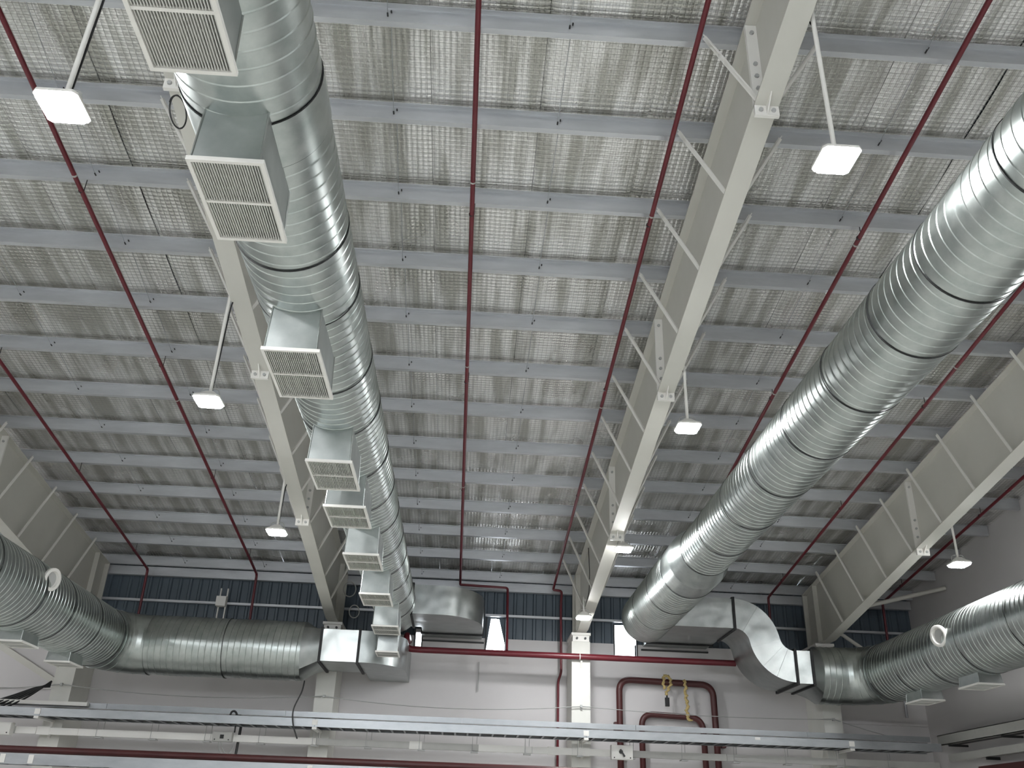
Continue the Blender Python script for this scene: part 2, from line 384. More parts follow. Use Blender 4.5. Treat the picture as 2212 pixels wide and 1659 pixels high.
# ------------------------------------------------------------------ round ducts
def ring(c, t, R, n, th0=0.0):
    t = Vector(t).normalized(); x = t.cross(Vector((0, 0, 1))).normalized(); z = Vector((0, 0, 1))
    return [Vector(c) + (x*math.cos(2*PI*j/n) + z*math.sin(2*PI*j/n))*R for j in range(n)]
def duct_section(name, parent, path, R, R2=None, n=56, rib=True, pitch=0.135, caps=(False, False), m='galv', dent=0.0):
    """path: straight run (a, b); spiral lock-seam ribs wound round it"""
    a, b = Vector(path[0]), Vector(path[1]); Ld = (b-a).length; t = (b-a).normalized()
    x = t.cross(Vector((0, 0, 1))).normalized(); z = Vector((0, 0, 1)); mb = MB()
    prof = []
    if rib:
        k = -1
        while k*pitch < Ld+pitch:
            for d, e in ((0, 0), (0.007, .006), (0.012, .006), (0.019, 0)): prof.append((k*pitch+d, e))
            k += 1
    else:
        prof = [(Ld*i/6, 0) for i in range(7)]
    rings = []
    for s, e in prof:
        rg = []
        for j in range(n):
            th = 2*PI*j/n; ss = s + (pitch*j/n if rib else 0)
            cl = min(max(ss, 0), Ld); Rr = R if R2 is None else R + (R2-R)*cl/Ld
            ee = e if 0 < ss < Ld else 0
            if dent:
                ee += dent*noise.noise(Vector((cl*.9, math.cos(th)*1.3, math.sin(th)*1.3)))
            rg.append(a + t*cl + (x*math.cos(th) + z*math.sin(th))*(Rr+ee))
        rings.append(rg)
    nn = len(rings); vs = [q for r_ in rings for q in r_]; fs = []
    for i in range(nn-1):
        for j in range(n):
            k = (j+1) % n
            if k == 0 and rib:      # the helix: seam column meets the next turn
                i2 = i+4; i3 = i+5
                if i3 >= nn: continue
                fs.append((i*n+j, i2*n, i3*n, (i+1)*n+j))
            else:
                fs.append((i*n+j, i*n+k, (i+1)*n+k, (i+1)*n+j))
    mb.add(vs, fs)
    if caps[1]: mb.add(ring(b, t, R2 or R, n), [tuple(range(n))])
    if caps[0]: mb.add(ring(a, t, R, n), [tuple(range(n))[::-1]])
    return build(name, mb, M[m], parent, smooth=13)
def band(parent, c, t, R, wd=.012, m='black', name='joint_band'):
    t = Vector(t).normalized(); c = Vector(c); n = 56
    r_ = [ring(c-t*wd/2, t, R, n), ring(c-t*wd/2, t, R+.006, n), ring(c+t*wd/2, t, R+.006, n), ring(c+t*wd/2, t, R, n)]
    return build(name, MB().loft(r_, False), M[m], parent, smooth=40)
def elbow(parent, cx, cy, cz, rad, a0, a1, R, n=56, seg=5, name='duct_elbow'):
    """lobster-back elbow in plan: centre line arc about (cx, cy)"""
    rings = []; seams = MB()
    for i in range(seg*2+1):
        a = a0+(a1-a0)*i/(seg*2); c = Vector((cx+rad*math.cos(a), cy+rad*math.sin(a), cz))
        t = Vector((-math.sin(a), math.cos(a), 0))*(1 if a1 > a0 else -1)
        rings.append(ring(c, t, R*(1.0 if i % 2 == 0 else .995), n))
        if i % 2 == 0 and 0 < i < seg*2:
            seams.loft([ring(c-t*.008, t, R, n), ring(c-t*.008, t, R+.008, n), ring(c+t*.008, t, R+.008, n), ring(c+t*.008, t, R, n)], False)
    e = build(name, MB().loft(rings, False), M['galv'], parent, smooth=14)
    build('elbow_seam', seams, M['galv'], e, smooth=40)
    return e
def round_to_rect(parent, c, t, R, y0, y1, z0, z1, L, name='transition_piece'):
    """round end at c, rectangular end L further along t (an X direction)"""
    c = Vector(c); t = Vector(t); n = 56; a = ring(c, t, R, n); x = t.cross(Vector((0, 0, 1))).normalized()
    cy, cz, hy, hz = (y0+y1)/2, (z0+z1)/2, (y1-y0)/2, (z1-z0)/2; b = []
    for j in range(n):
        th = 2*PI*j/n + 0.0; ct, sn = math.cos(th), math.sin(th); k = 1/max(abs(ct), abs(sn))
        p = c + t*L; b.append(Vector((p.x, cy + x.y*ct*k*hy, cz + sn*k*hz)))
    return build(name, MB().loft([a, b], False), M['galv_box'], parent, smooth=25)
def flange_x(parent, x, y0, y1, z0, z1, wd=.055, p=.035):
    """black rectangular flange frame in the plane X = x"""
    mb = MB(); a, b = x-wd/2, x+wd/2
    mb.box(a, b, y0-p, y0, z0-p, z1+p).box(a, b, y1, y1+p, z0-p, z1+p).box(a, b, y0, y1, z0-p, z0).box(a, b, y0, y1, z1, z1+p)
    return build('flange_frame', mb, M['black'], parent)
def flange_y(parent, y, x0, x1, z0, z1, wd=.055, p=.035):
    mb = MB(); a, b = y-wd/2, y+wd/2
    mb.box(x0-p, x0, a, b, z0-p, z1+p).box(x1, x1+p, a, b, z0-p, z1+p).box(x0, x1, a, b, z0-p, z0).box(x0, x1, a, b, z1, z1+p)
    return build('flange_frame', mb, M['black'], parent)
RY0, RY1 = 20.2, 21.65        # rectangular ducts, front and back

def plenum(parent, xc, W_, y0, y1, zc, R, zg, seed):
    """sheet-metal box let into the underside of a round duct, white grille below; xc, zc = duct axis"""
    rnd = random.Random(seed); x0, x1 = xc-W_/2, xc+W_/2; mb = MB(); nn = 10
    ztop = lambda x: zc - math.sqrt(max(R*R-(x-xc)**2, 0)) + .012
    flare = .012
    def side(y, out):
        top = [(x0+(x1-x0)*i/nn, y, ztop(x0+(x1-x0)*i/nn)) for i in range(nn+1)]
        bot = [(x0-flare+(x1-x0+2*flare)*i/nn, y+out, zg+.02) for i in range(nn+1)]
        return top, bot
    ft, fb = side(y0+.0, -.02); bt, bb = side(y1, .02)
    mb.add(ft+fb, [(i, nn+1+i, nn+2+i, i+1) for i in range(nn)])
    mb.add(bt+bb, [(i, i+1, nn+2+i, nn+1+i) for i in range(nn)])
    mb.add([ft[0], bt[0], bb[0], fb[0]], [(0, 1, 2, 3)]); mb.add([ft[-1], bt[-1], bb[-1], fb[-1]], [(3, 2, 1, 0)])
    # folded lips along the corners
    for a, b in ((ft[0], fb[0]), (ft[-1], fb[-1]), (bt[0], bb[0]), (bt[-1], bb[-1])): mb.bar(a, b, .012, .012)
    box = build('plenum_box', mb, M['galv_box'], parent, smooth=30)
    fr = MB(); a0, a1, b0, b1 = x0-.04, x1+.04, y0-.03, y1+.03; e = .026
    fr.box(a0, a1, b0, b0+e, zg-.012, zg+.02).box(a0, a1, b1-e, b1, zg-.012, zg+.02)
    fr.box(a0, a0+e, b0+e, b1-e, zg-.012, zg+.02).box(a1-e, a1, b0+e, b1-e, zg-.012, zg+.02)
    ym = (b0+b1)/2; fr.box(a0+e, a1-e, ym-.011, ym+.011, zg-.006, zg+.014)
    build('grille_frame', fr, M['white'], box)
    bl = MB(); nb = 26
    for i in range(nb):
        x = a0+e+(a1-a0-2*e)*(i+.5)/nb
        bl.add([(x-.003, b0+e, zg), (x+.003, b0+e, zg), (x+.003, b1-e, zg), (x-.003, b1-e, zg), (x-.003, b0+e, zg+.018), (x+.003, b0+e, zg+.018), (x+.003, b1-e, zg+.018), (x-.003, b1-e, zg+.018)],
               [(0,3,2,1),(0,1,5,4),(1,2,6,5),(2,3,7,6),(3,0,4,7)])
    build('louvre_blades', bl, M['grille'], box, kind='stuff')
    # opposed damper leaves behind the louvres, standing at different angles
    dm = MB()
    for half in ((b0+e+.01, ym-.015), (ym+.015, b1-e-.01)):
        x = a0+e+.01
        while x < a1-e-.03:
            wd = rnd.choice((.018, .03, .05)); gap = rnd.choice((.03, .07, .11, .15))
            x2 = min(x+wd, a1-e-.005); dz = rnd.uniform(.03, .05)
            dm.box(x, x2, half[0], half[1], zg+dz, zg+dz+.003); x = x2+gap
        for q in range(3):
            yy = half[0]+(half[1]-half[0])*(q+1)/4+rnd.uniform(-.04, .04); dm.box(a0+e+.1*rnd.random(), a1-e-.25*rnd.random(), yy, yy+.018, zg+.052, zg+.056)
    build('damper_leaves', dm, M['damper'], box, kind='stuff')
    build('plenum_shade', MB().box(x0+.004, x1-.004, y0+.0, y1-.0, zg+.07, zg+.074), M['inside'], box)  # dark sheet painting in the shade deep inside the box
    return box

# --- long left duct with the grille boxes
LX, LZ, LR = -1.665, 4.55, .475
dl = thing('spiral_duct', 'long round galvanised duct with nine grille boxes slung underneath', 'air duct', (LX, 12, LZ-LR))
cuts = [-7.5, 0.6, 2.1, 3.3, 4.58, 5.0, 6.26, 7.2, 8.6, 9.75, 11.2, 12.5, 13.7, 15.0, 16.2, 17.4, 18.6, 19.8, 21.3]
for i, (a, b) in enumerate(zip(cuts, cuts[1:])):
    plain = i in (2, 4)
    duct_section('duct_section', dl, ((LX, a, LZ), (LX, b, LZ)), LR + (.012 if plain else 0), rib=not plain, caps=(False, b > 21), dent=.0007)
for y in cuts[1:-1]: band(dl, (LX, y, LZ), (0, 1, 0), LR+.004)
GR = [(.72, 1.5, .47, 3.69), (2.9, 3.72, .475, 3.69), (4.46, 5.29, .485, 3.69), (6.92, 7.86, .51, 3.69), (9.54, 10.47, .53, 3.69), (11.12, 12.0, .55, 3.69), (13.35, 14.25, .55, 3.69), (15.88, 16.8, .55, 3.69), (18.5, 19.35, .55, 3.66), (19.52, 20.1, .49, 3.33)]
for i, (a, b, W_, zg) in enumerate(GR):
    plenum(dl, LX, W_-.08, a+.02, b-.02, LZ, LR, zg, 40+i)
ol = [(-1.26, RY0), (-.62, RY0)] + [(-.62+1.0*math.sin(a), 21.5-1.3*math.cos(a)) for a in [PI/2*i/10 for i in range(1, 11)]] + [(.38, 23.6), (-1.08, 23.6), (-1.08, RY1), (-1.26, RY1)]
flow = (4.30, 4.95)
build('elbow_to_wall', MB().prism(ol, *flow), M['galv_box'], dl, smooth=25)
round_to_rect(dl, (LX+.1, 20.93, LZ), (1, 0, 0), .46, RY0, RY1, flow[0], flow[1], .28)
flange_x(dl, -1.26, RY0, RY1, *flow)
flange_y(dl, 22.3, -1.08, .38, *flow)
for a, b in ((-1.1, .44), (4.4, 6.1)):
    build('support_angle', MB().box(a, b, YW-.06, YW-.002, 4.20, 4.235).box(a, b, YW-.05, YW-.002, 4.02, 4.05), M['iron'], wall_back)

# --- long right duct
QX, QZ = 4.22, 4.66
dr = thing('spiral_duct', 'long plain round galvanised duct between the middle and right beams', 'air duct', (QX, 12, QZ-.5))
cuts = [-7.5, 0, 2.0, 3.6, 5.0, 6.3, 7.3, 8.55, 9.9, 11.3, 12.75, 14.2, 15.45]
for a, b in zip(cuts, cuts[1:]): duct_section('duct_section', dr, ((QX, a, QZ), (QX, b, QZ)), .475, dent=.0006)
duct_section('reducer', dr, ((QX, 15.45, QZ), (QX, 16.1, QZ)), .475, .565, rib=False)
cuts2 = [16.1, 16.8, 18.2, 19.8, 21.3]
for i, (a, b) in enumerate(zip(cuts2, cuts2[1:])): duct_section('duct_section', dr, ((QX, a, QZ), (QX, b, QZ)), .565, rib=i not in (0,), caps=(False, b > 21), dent=.0006)
for y in cuts[1:]: band(dr, (QX, y, QZ), (0, 1, 0), .479)
for y in cuts2[1:-1]: band(dr, (QX, y, QZ), (0, 1, 0), .569)
fr_ = (4.29, 4.96)
build('branch_duct', MB().box(QX+.35, 6.04, RY0, RY1, *fr_), M['galv_box'], dr)
build('wall_branch', MB().box(4.45, 6.05, RY1-.01, 23.6, fr_[0]+.01, fr_[1]-.01), M['galv_box'], dr)
flange_x(dr, 6.04, RY0, RY1, *fr_); flange_y(dr, 22.3, 4.45, 6.05, fr_[0]+.01, fr_[1]-.01)

# --- outer ducts: transverse run along the wall, elbow, then a run towards the viewer
def nozzle(parent, c, d, R=.2):
    c, d = Vector(c), Vector(d).normalized()
    t = MB().tube([c-d*.25, c+d*.12], R*.78, 28, False)
    nz = build('jet_nozzle', t, M['white'], parent, smooth=40)
    up = Vector((0, 0, 1)); x = d.cross(up).normalized(); z = x.cross(d)
    rg = lambda o, r_: [c+d*o+(x*math.cos(2*PI*j/28)+z*math.sin(2*PI*j/28))*r_ for j in range(28)]
    build('nozzle_ring', MB().loft([rg(.1, R*.74), rg(.1, R), rg(.14, R), rg(.15, R*.9), rg(.145, R*.72), rg(.05, R*.62)], False), M['white'], nz, smooth=40)
    build('nozzle_throat', MB().loft([rg(.09, R*.7), rg(.0, R*.55), rg(-.1, R*.32)], True), M['grey'], nz, smooth=40)
def outer(label, xs, xe, zc, R, xr0, xr1, zr0, zr1, cuts_, sgn, boxes, noz):
    """xs: start of the round transverse run at the transition, xe: axis of the long run, xr0..xr1 rectangular piece"""
    t = thing('spiral_duct', label, 'air duct', (xe, 18, zc-R)); yt = 20.93; rad = .95
    d = Vector((1 if xe > xs else -1, 0, 0)); ex = xe - d.x*rad
    build('rectangular_duct', MB().box(min(xr0, xr1), max(xr0, xr1), RY0, RY1, zr0, zr1), M['galv_box'], t)
    round_to_rect(t, (xs, yt, zc), -d, R, RY0, RY1, zr0, zr1, abs(xr1-xs))
    L = abs(ex-xs); ns = max(1, round(L/1.55))
    for i in range(ns):
        a, b = xs+(ex-xs)*i/ns, xs+(ex-xs)*(i+1)/ns
        duct_section('duct_section', t, ((a, yt, zc), (b, yt, zc)), R, dent=.02 if ns > 1 else .006)
        if i: band(t, (a, yt, zc), (1, 0, 0), R+.004, .012, 'iron')
    band(t, (ex, yt, zc), (1, 0, 0), R+.004, .012, 'galv')
    # quarter turn towards the viewer
    if d.x < 0: elbow(t, ex, yt-rad, zc, rad, PI/2, PI, R)
    else: elbow(t, ex, yt-rad, zc, rad, PI/2, 0, R)
    yy = [yt-rad] + cuts_
    for i, (a, b) in enumerate(zip(yy, yy[1:])):
        duct_section('duct_section', t, ((xe, a, zc), (xe, b, zc)), R, dent=.0010)
        band(t, (xe, a, zc), (0, 1, 0), R+.004)
    for k, (a, b) in enumerate(boxes): plenum(t, xe+.1*sgn*0, .42, a, b, zc, R, zc-R-.16, 90+k)
    for c, dd in noz: nozzle(t, c, dd)
    return t
dol = outer('fat round galvanised duct along the wall, elbowed towards the left foreground', -3.62, -7.95, 3.50, .64, -2.34, -3.17, 3.20, 3.88, [18.6, 17.2, 15.9, 14.2, 12.0, 9, 5, 0, -7], 1,
      [(18.5, 19.15), (16.35, 17.0)], [((-7.42, 16.0, 3.72), (.85, -.25, -.1)), ((-7.4, 11.0, 3.72), (.85, -.25, -.1))])
eo = [(-2.34, RY0)] + [(-2.34+1.0*math.sin(a), RY0+1.0-1.0*math.cos(a)) for a in [PI/2*i/10 for i in range(1, 11)]] + [(-1.34, YW-.01), (-2.28, YW-.01), (-2.28, RY1), (-2.34, RY1)]
build('elbow_to_wall', MB().prism(eo, 3.20, 3.88), M['galv_box'], dol, smooth=25)
flange_x(dol, -3.17, RY0, RY1, 3.20, 3.88); flange_x(dol, -2.34, RY0, RY1, 3.20, 3.88)

dor = outer('fat round galvanised duct by the right wall, fed by an S-bend', 8.02, 9.47, 3.46, .63, 7.36, 7.73, 3.15, 3.86, [18.7, 17.4, 16.1, 14.4, 12.0, 9, 5, 0, -7], -1,
      [(18.5, 19.15), (16.3, 16.95)], [((8.92, 16.6, 3.56), (-.85, -.25, -.12)), ((8.9, 11.6, 3.56), (-.85, -.25, -.12))])
# S-bend: two arcs in the X-Z plane
zA, zB = (fr_[0]+fr_[1])/2, 3.505; hA = .335; xa, xb = 6.04, 7.36
drop, run = zA-zB, xb-xa; th = 2*math.atan(drop/run); rad = run/(2*math.sin(th))
cl = []
for i in range(13):
    a = th*i/12; cl.append((xa+rad*math.sin(a), zA-rad*(1-math.cos(a)), a))
for i in range(1, 13):
    a = th*(1-i/12); cl.append((xb-rad*math.sin(a), zB+rad*(1-math.cos(a)), a))
rings = []
for x, z, a in cl:
    n1 = Vector((math.sin(a), 0, math.cos(a))); c = Vector((x, 0, z)); hh = hA*(1.0 + .04*math.sin(a))
    rings.append([c+n1*hh+Vector((0, RY0, 0)), c+n1*hh+Vector((0, RY1, 0)), c-n1*hh+Vector((0, RY1, 0)), c-n1*hh+Vector((0, RY0, 0))])
build('offset_bend', MB().loft(rings, True), M['galv_box'], dor, smooth=25)
sm = MB()
for i in (5, 9, 13, 17, 20):
    q = rings[i]; sm.bar(q[0]+Vector((0, -.004, 0)), q[3]+Vector((0, -.004, 0)), .012, .012, (0, 1, 0))
build('bend_seam', sm, M['galv_box'], dor)
flange_x(dor, 7.36, RY0, RY1, 3.15, 3.86); flange_x(dor, 7.73, RY0, RY1, 3.15, 3.86)

# ------------------------------------------------------------------ sprinkler and water pipes
def bend(pts, r=.09, n=5):
    """round off the corners of a polyline"""
    P = [Vector(p) for p in pts]; out = [P[0]]
    for a, b, c in zip(P, P[1:], P[2:]):
        u, v = (a-b).normalized(), (c-b).normalized(); k = min(r, (a-b).length/2.05, (c-b).length/2.05)
        p, q = b+u*k, b+v*k
        for i in range(n+1):
            s = i/n; out.append(p*(1-s)**2 + b*2*s*(1-s) + q*s*s)
    out.append(P[-1]); return out
zp = lambda y: 5.50 + slope(y)
def sprinkler(x, label, tail, r=.031, y0=-7.0, couplings=(), ye=22.4):
    t = thing('sprinkler_pipe', label, 'pipe', (x, ye, zp(ye)-1), 'red pipes under the ceiling')
    build('pipe_run', MB().tube(bend([(x, y0, zp(y0)), (x, ye, zp(ye))] + tail, .07), r, 12), M['red'], t, smooth=50)
    for y in couplings:
        d = Vector((0, 1, -T)).normalized(); c = Vector((x, y, zp(y)))
        build('coupling', MB().tube([c-d*.012, c+d*.012], r+.004, 12), M['trunk'], t, smooth=50)
    cb = MB()
    for y in PY[1:18:3]:
        if abs(x-RX[1]) < .3: continue
        cb.tube([(x+.03, y+.01, zp(y)), (x+.03, y+.01, zpur(y)+.05)], .006, 6).tube([(x-.005, y-.004, zp(y)), (x-.005, y+.02, zp(y-.02))], r+.005, 10)
    build('pipe_hanger', cb, M['iron'], t, kind='stuff')
    return t
ze = zp(22.4)
sprinkler(-8.0, 'red sprinkler pipe nearest the far left beam, dropping at the wall', [(-8.0, 22.45, 4.0)], couplings=(12.5,))
sprinkler(-5.31, 'red sprinkler pipe between the two left beams, dropping beside the white wall box', [(-5.31, 22.45, 4.0)], couplings=(9.3, 14.5))
sprinkler(-.23, 'red sprinkler pipe right of the grille duct with a jog at its end', [(-.22, 22.4, ze-.03), (.97, 22.4, ze-.06), (.97, 22.3, 5.3), (.97, 21.75, 3.86)], couplings=(9.0, 13.0, 17.2))
sprinkler(2.13, 'red sprinkler pipe beside the middle beam, dropping down the wall', [(2.13, 22.42, ze-.05), (2.34, 22.42, ze-.07), (2.34, 22.62, 5.2), (2.36, 22.62, 3.55), (2.30, 22.74, 3.35), (2.30, 22.74, ZF)], couplings=(9.4, 14.0))
sprinkler(4.97, 'red sprinkler pipe passing above the long right duct', [(4.97, 22.45, 5.2)], couplings=(9.7, 13.3))
sprinkler(7.62, 'red sprinkler pipe between the right duct and right beam', [(7.62, 22.45, 4.0)], couplings=(12.3,))
sprinkler(10.58, 'red sprinkler pipe beyond the right beam, close to the right wall', [(10.58, 22.45, 4.0)], couplings=(15.0,))
# main header in front of the columns
t = thing('fire_main', 'thick red header pipe crossing in front of the middle column', 'pipe', (2.5, 21.76, 3.7))
build('pipe_run', MB().tube(bend([(-1.42, 23.6, 4.18), (-1.42, 22.2, 4.18), (-1.42, 21.76, 4.12), (-1.40, 21.76, 3.80), (-1.1, 21.76, 3.79), (6.45, 21.76, 3.79)], .22, 8), .072, 16), M['red'], t, smooth=50)
hb = MB()
for x in (2.75,): hb.tube([(x-.05, 21.76, 3.79), (x-.03, 21.76, 3.79)], .082, 14).bar((x, 21.85, 3.55), (x, 21.76, 3.70), .05, .02)
build('pipe_hanger', hb, M['white'], t)
# two loops standing on the wall
def uloop(label, xa, xb, zt, r, y, brackets):
    t = thing('pipe_loop', label, 'pipe', ((xa+xb)/2, y, ZF))
    build('pipe_run', MB().tube(bend([(xa, y, ZF), (xa, y, zt), (xb, y, zt-.05), (xb+.06, y, ZF)], .3, 10), r, 16), M['darkred'], t, smooth=50)
    for bx, bz in brackets: build('wall_bracket', MB().box(bx-.05, bx+.05, y-.02, YW-.002, bz-.12, bz+.12), M['darkred'], t)
uloop('large dark red pipe loop on the wall with yellow rope over it', 3.80, 6.12, 3.46, .078, 22.72, [(3.72, 2.35), (6.30, 2.1)])
uloop('small dark red pipe loop nested inside the larger one', 4.33, 5.82, 2.68, .072, 22.72, [])

# ------------------------------------------------------------------ lamps
def lamp(x, y, z, label, far=False):
    zt = zpur(y)-.5 if far else zfl(y)
    t = thing('high_bay_light', label, 'lamp', (x, y, z), 'LED high bay lights')
    h = .165
    pr = lambda k, zz: [(x+sx*k*a, y+sy*k*b, zz) for sx, sy, a, b in ((1,1,1,.8),(1,1,.8,1),(-1,1,.8,1),(-1,1,1,.8),(-1,-1,1,.8),(-1,-1,.8,1),(1,-1,.8,1),(1,-1,1,.8))]
    build('housing', MB().loft([[Vector(p) for p in pr(k, zz)][::-1] for k, zz in ((h, z+.0), (h, z+.025), (.115, z+.06), (.05, z+.12))], True), M['white'], t)
    build('diffuser', MB().loft([[Vector(p) for p in pr(k, zz)][::-1] for k, zz in ((.156, z-.001), (.145, z-.03), (.08, z-.048))][::-1], True), M['led'], t)
    build('pole', MB().tube([(x, y, z+.12), (x, y, zt+(.25 if abs(x-min(RX, key=lambda q: abs(q-x))) > .148 else -.002))], .021, 10), M['white'], t, smooth=50)
    build('yoke', MB().tube(bend([(x-.13, y, z+.05), (x-.10, y, z+.17), (x+.10, y, z+.17), (x+.13, y, z+.05)], .05), .008, 6), M['grey'], t, smooth=50)
    s = 1 if x > min(RX, key=lambda q: abs(q-x)) else -1; xr = x-s*.12 if far else min(RX, key=lambda q: abs(q-x))
    build('clamp', MB().box(min(x, xr+s*.1), max(x, xr+s*.1), y-.02, y+.02, zt+.15, zt+.2), M['white'], t)
    cb = bend([(x+.01, y+.03, z+.12), (x+.03, y+.03, zt), (xr+s*.02, y+.1, zt+.35), (xr+s*.02, y-.05, zt+.75), (xr+s*.02, y+.15, zpur(y)-.05)], .15)
    build('flex_cable', MB().tube(cb, .009, 6), M['black'], t, smooth=60)
LAMPS = [(-3.25, 5.26, 4.77, 'lit square LED lamp on the left beam nearest the viewer'),
         (-3.35, 10.2, 4.66, 'lit LED lamp on the left beam, second from the viewer'),
         (-3.35, 15.05, 4.48, 'lit LED lamp on the left beam, furthest from the viewer'),
         (2.92, 5.78, 5.20, 'lit square LED lamp on the middle beam nearest the viewer'),
         (2.92, 11.25, 5.12, 'lit LED lamp on the middle beam, second from the viewer'),
         (2.92, 16.6, 4.93, 'lit LED lamp on the middle beam, third, before the bright roof reflection'),
         (2.595, 20.1, 4.36, 'lit LED lamp right above the middle column'),
         (8.86, 15.5, 4.62, 'lit LED lamp on the right beam above the blown-out duct highlight')]
for a in LAMPS: lamp(*a)
k = 0
for x in RX:
    for y in (-5, 0.3, 5.4, 10.4, 15.2):
        if y > 15: continue
        xx = x + (.15 if x > 0 else -.15)
        if any(abs(xx-a[0]) < .3 and abs(y-a[1]) < 1.5 for a in LAMPS): continue
        lamp(xx, y, 4.9, f'lit LED lamp on a roof beam out of the picture, {NTH[k]} in its rows'); k += 1

for y, nm in ((20.2, 'nearest the far wall'), (15.2, 'second from the far wall'), (10.2, 'third from the far wall')):  # extra unseen lamps, put in to brighten the left of the far wall
    lamp(-14.2, y, 4.55, f'lit LED lamp added out of view to brighten the left, {nm}', True)

# ------------------------------------------------------------------ cable trays on the far wall
def rail(mb, x0, x1, y, z0, z1, s):
    """C-section side rail; s = +1 flanges towards +y"""
    mb.extr([(y, z0), (y+s*.045, z0), (y+s*.045, z0+.006), (y+s*.006, z0+.006), (y+s*.006, z1-.006), (y+s*.045, z1-.006), (y+s*.045, z1), (y, z1)], 'x', x0, x1)
t = thing('cable_tray', 'long galvanised ladder tray crossing in front of all the columns', 'cable tray', (0, 21.3, 1.96))
for i, (a, b) in enumerate(zip((-14.9, -9.1, -3.2, 2.75, 8.65), (-9.1, -3.2, 2.75, 8.65, 10.75))):
    m_ = MB(); rail(m_, a+.004, b-.004, 20.95, 1.925, 2.092, 1); rail(m_, a+.004, b-.004, 21.70, 1.925, 2.092, -1)
    build('side_rail', m_, M['tray'], t)
    build('tray_dark_base', MB().box(a, b, 20.97, 21.69, 1.955, 1.96), M['iron'], t)  # dark sheet added to darken the underside of the tray
build('rail_glint', MB().box(6.52, 6.64, 20.945, 20.949, 2.02, 2.075), M['white'], t)  # white plate painting in a bright reflection on the rail
x = -14.7; rung0 = None
while x < 10.7:
    if rung0 is None: rung0 = build('rung', MB().box(x-.02, x+.02, 20.96, 21.69, 1.928, 1.945), M['tray'], t); x00 = x
    else:
        c = rung0.copy(); COL.objects.link(c); c.location = (x-x00, 0, 0)
    x += .28
for x in (-9.15, -3.2, 2.75, 8.7):
    build('support_bracket', MB().box(x-.05, x+.05, 20.93, YC, 1.875, 1.92).box(x-.06, x+.06, 20.935, 20.949, 1.96, 2.07).box(x-.03, x+.03, YC-.05, YC, 1.55, 1.95), M['white'], t)
cb = MB()
for k, (y, r) in enumerate(((21.38, .018), (21.44, .022), (21.5, .016), (21.57, .025), (21.63, .015))):
    cb.tube([(-14.9+.8*i, y+.012*math.sin(i*1.7+k), 1.965+r) for i in range(33)], r, 6)
cb.tube([(-14.9, 21.69, 2.16), (10.8, 21.69, 2.16)], .016, 6)  # black strip painting in the shadow gap between rail and trunking
build('cables', cb, M['black'], t, kind='stuff', smooth=50)
t2 = thing('cable_trunking', 'pale trunking strip lying behind the ladder tray rail', 'trunking', (0, 21.76, 2.16))
for a, b in zip((-14.9, -12.0, -8.0, -4.0, 0.0, 4.0, 8.0), (-12.0, -8.0, -4.0, 0.0, 4.0, 8.0, 10.9)):
    build('trunking_length', MB().box(a+.003, b-.003, 21.72, 21.80, 2.195, 2.31), M['tray'], t2)
t3 = thing('cable_trunking', 'short white trunking resting above the tray at the left edge', 'trunking', (-11.6, 21.6, 2.3))
build('trunking_length', MB().box(-14.9, -8.38, 21.55, 21.68, 2.22, 2.30), M['white'], t3)
# lower trunking hung from the tray
t4 = thing('cable_trunking', 'narrow grey trunking slung on rods below the ladder tray', 'trunking', (0, 21.5, 1.6))
edges = [-14.9, -9.75, -9.3, -8.4, -5.52, -3.2, 0.4, 1.6, 2.5, 3.36, 6.0, 8.7, 10.9]
for a, b in zip(edges, edges[1:]):
    pale = -9.8 < a < -5 or 0.3 < a < 3.2
    build('trunking_length', MB().box(a+.003, b-.003, 21.46, 21.56, 1.60, 1.74), M['white'] if pale else M['trunk'], t4)
for x in (-9.15, -1.0, 2.1, 2.75): build('joint_cover', MB().box(x-.14, x+.14, 21.45, 21.57, 1.59, 1.755), M['white'], t4)
x = -8.0
while x < 10:
    b = MB().tube([(x, 21.45, 1.58), (x, 21.45, 1.92)], .006, 6).tube([(x+.1, 21.57, 1.58), (x+.1, 21.57, 1.92)], .006, 6)
    b.box(x-.03, x+.13, 21.40, 21.60, 1.565, 1.585)
    build('hanger_rod', b, M['grey'], t4); x += 1.18
def switch_box(x0, x1, z0, z1, label, m, dark):
    t = thing('isolator_box', label, 'switch box', ((x0+x1)/2, 21.4, z0)); xc, zc = (x0+x1)/2, (z0+z1)/2
    build('enclosure', MB().box(x0, x1, 21.30, 21.455, z0, z1), m, t)
    build('lid', MB().box(x0+.008, x1-.008, 21.285, 21.299, z0+.008, z1-.008), m, t)
    sc_ = MB()
    for a in (x0+.06, x1-.06): sc_.disc((a, 21.285, z0+.04), (0, -1, 0), .014, .01, 8)
    build('screws', sc_, M['iron'], t, kind='stuff')
    if dark: build('dial', MB().box(xc-.04, xc+.04, 21.268, 21.284, zc-.04, zc+.04), M['black'], t)
    else: build('rotary_lever', MB().disc((xc-.03, 21.285, zc+.01), (0, -1, 0), .042, .03, 14).bar((xc-.05, 21.25, zc+.06), (xc+.05, 21.25, zc-.09), .035, .02, (0, 1, 0)), M['iron'], t)
    return t
switch_box(3.36, 3.84, 1.53, 1.83, 'white isolator box with black rotary lever on the lower trunking', M['white'], False)
sb = switch_box(-5.44, -5.02, 1.58, 1.78, 'cream switch box with square black dial and dangling wires', M['trunk'], True)
build('loose_wires', MB().tube(bend([(-5.3, 21.35, 1.58), (-5.24, 21.35, 1.36), (-5.1, 21.36, 1.26), (-4.98, 21.38, 1.38), (-4.97, 21.4, 1.6)], .1), .008, 6).tube(bend([(-5.26, 21.37, 1.58), (-5.18, 21.37, 1.4), (-5.05, 21.38, 1.3), (-4.98, 21.4, 1.5)], .1), .008, 6), M['grey'], sb, smooth=60)
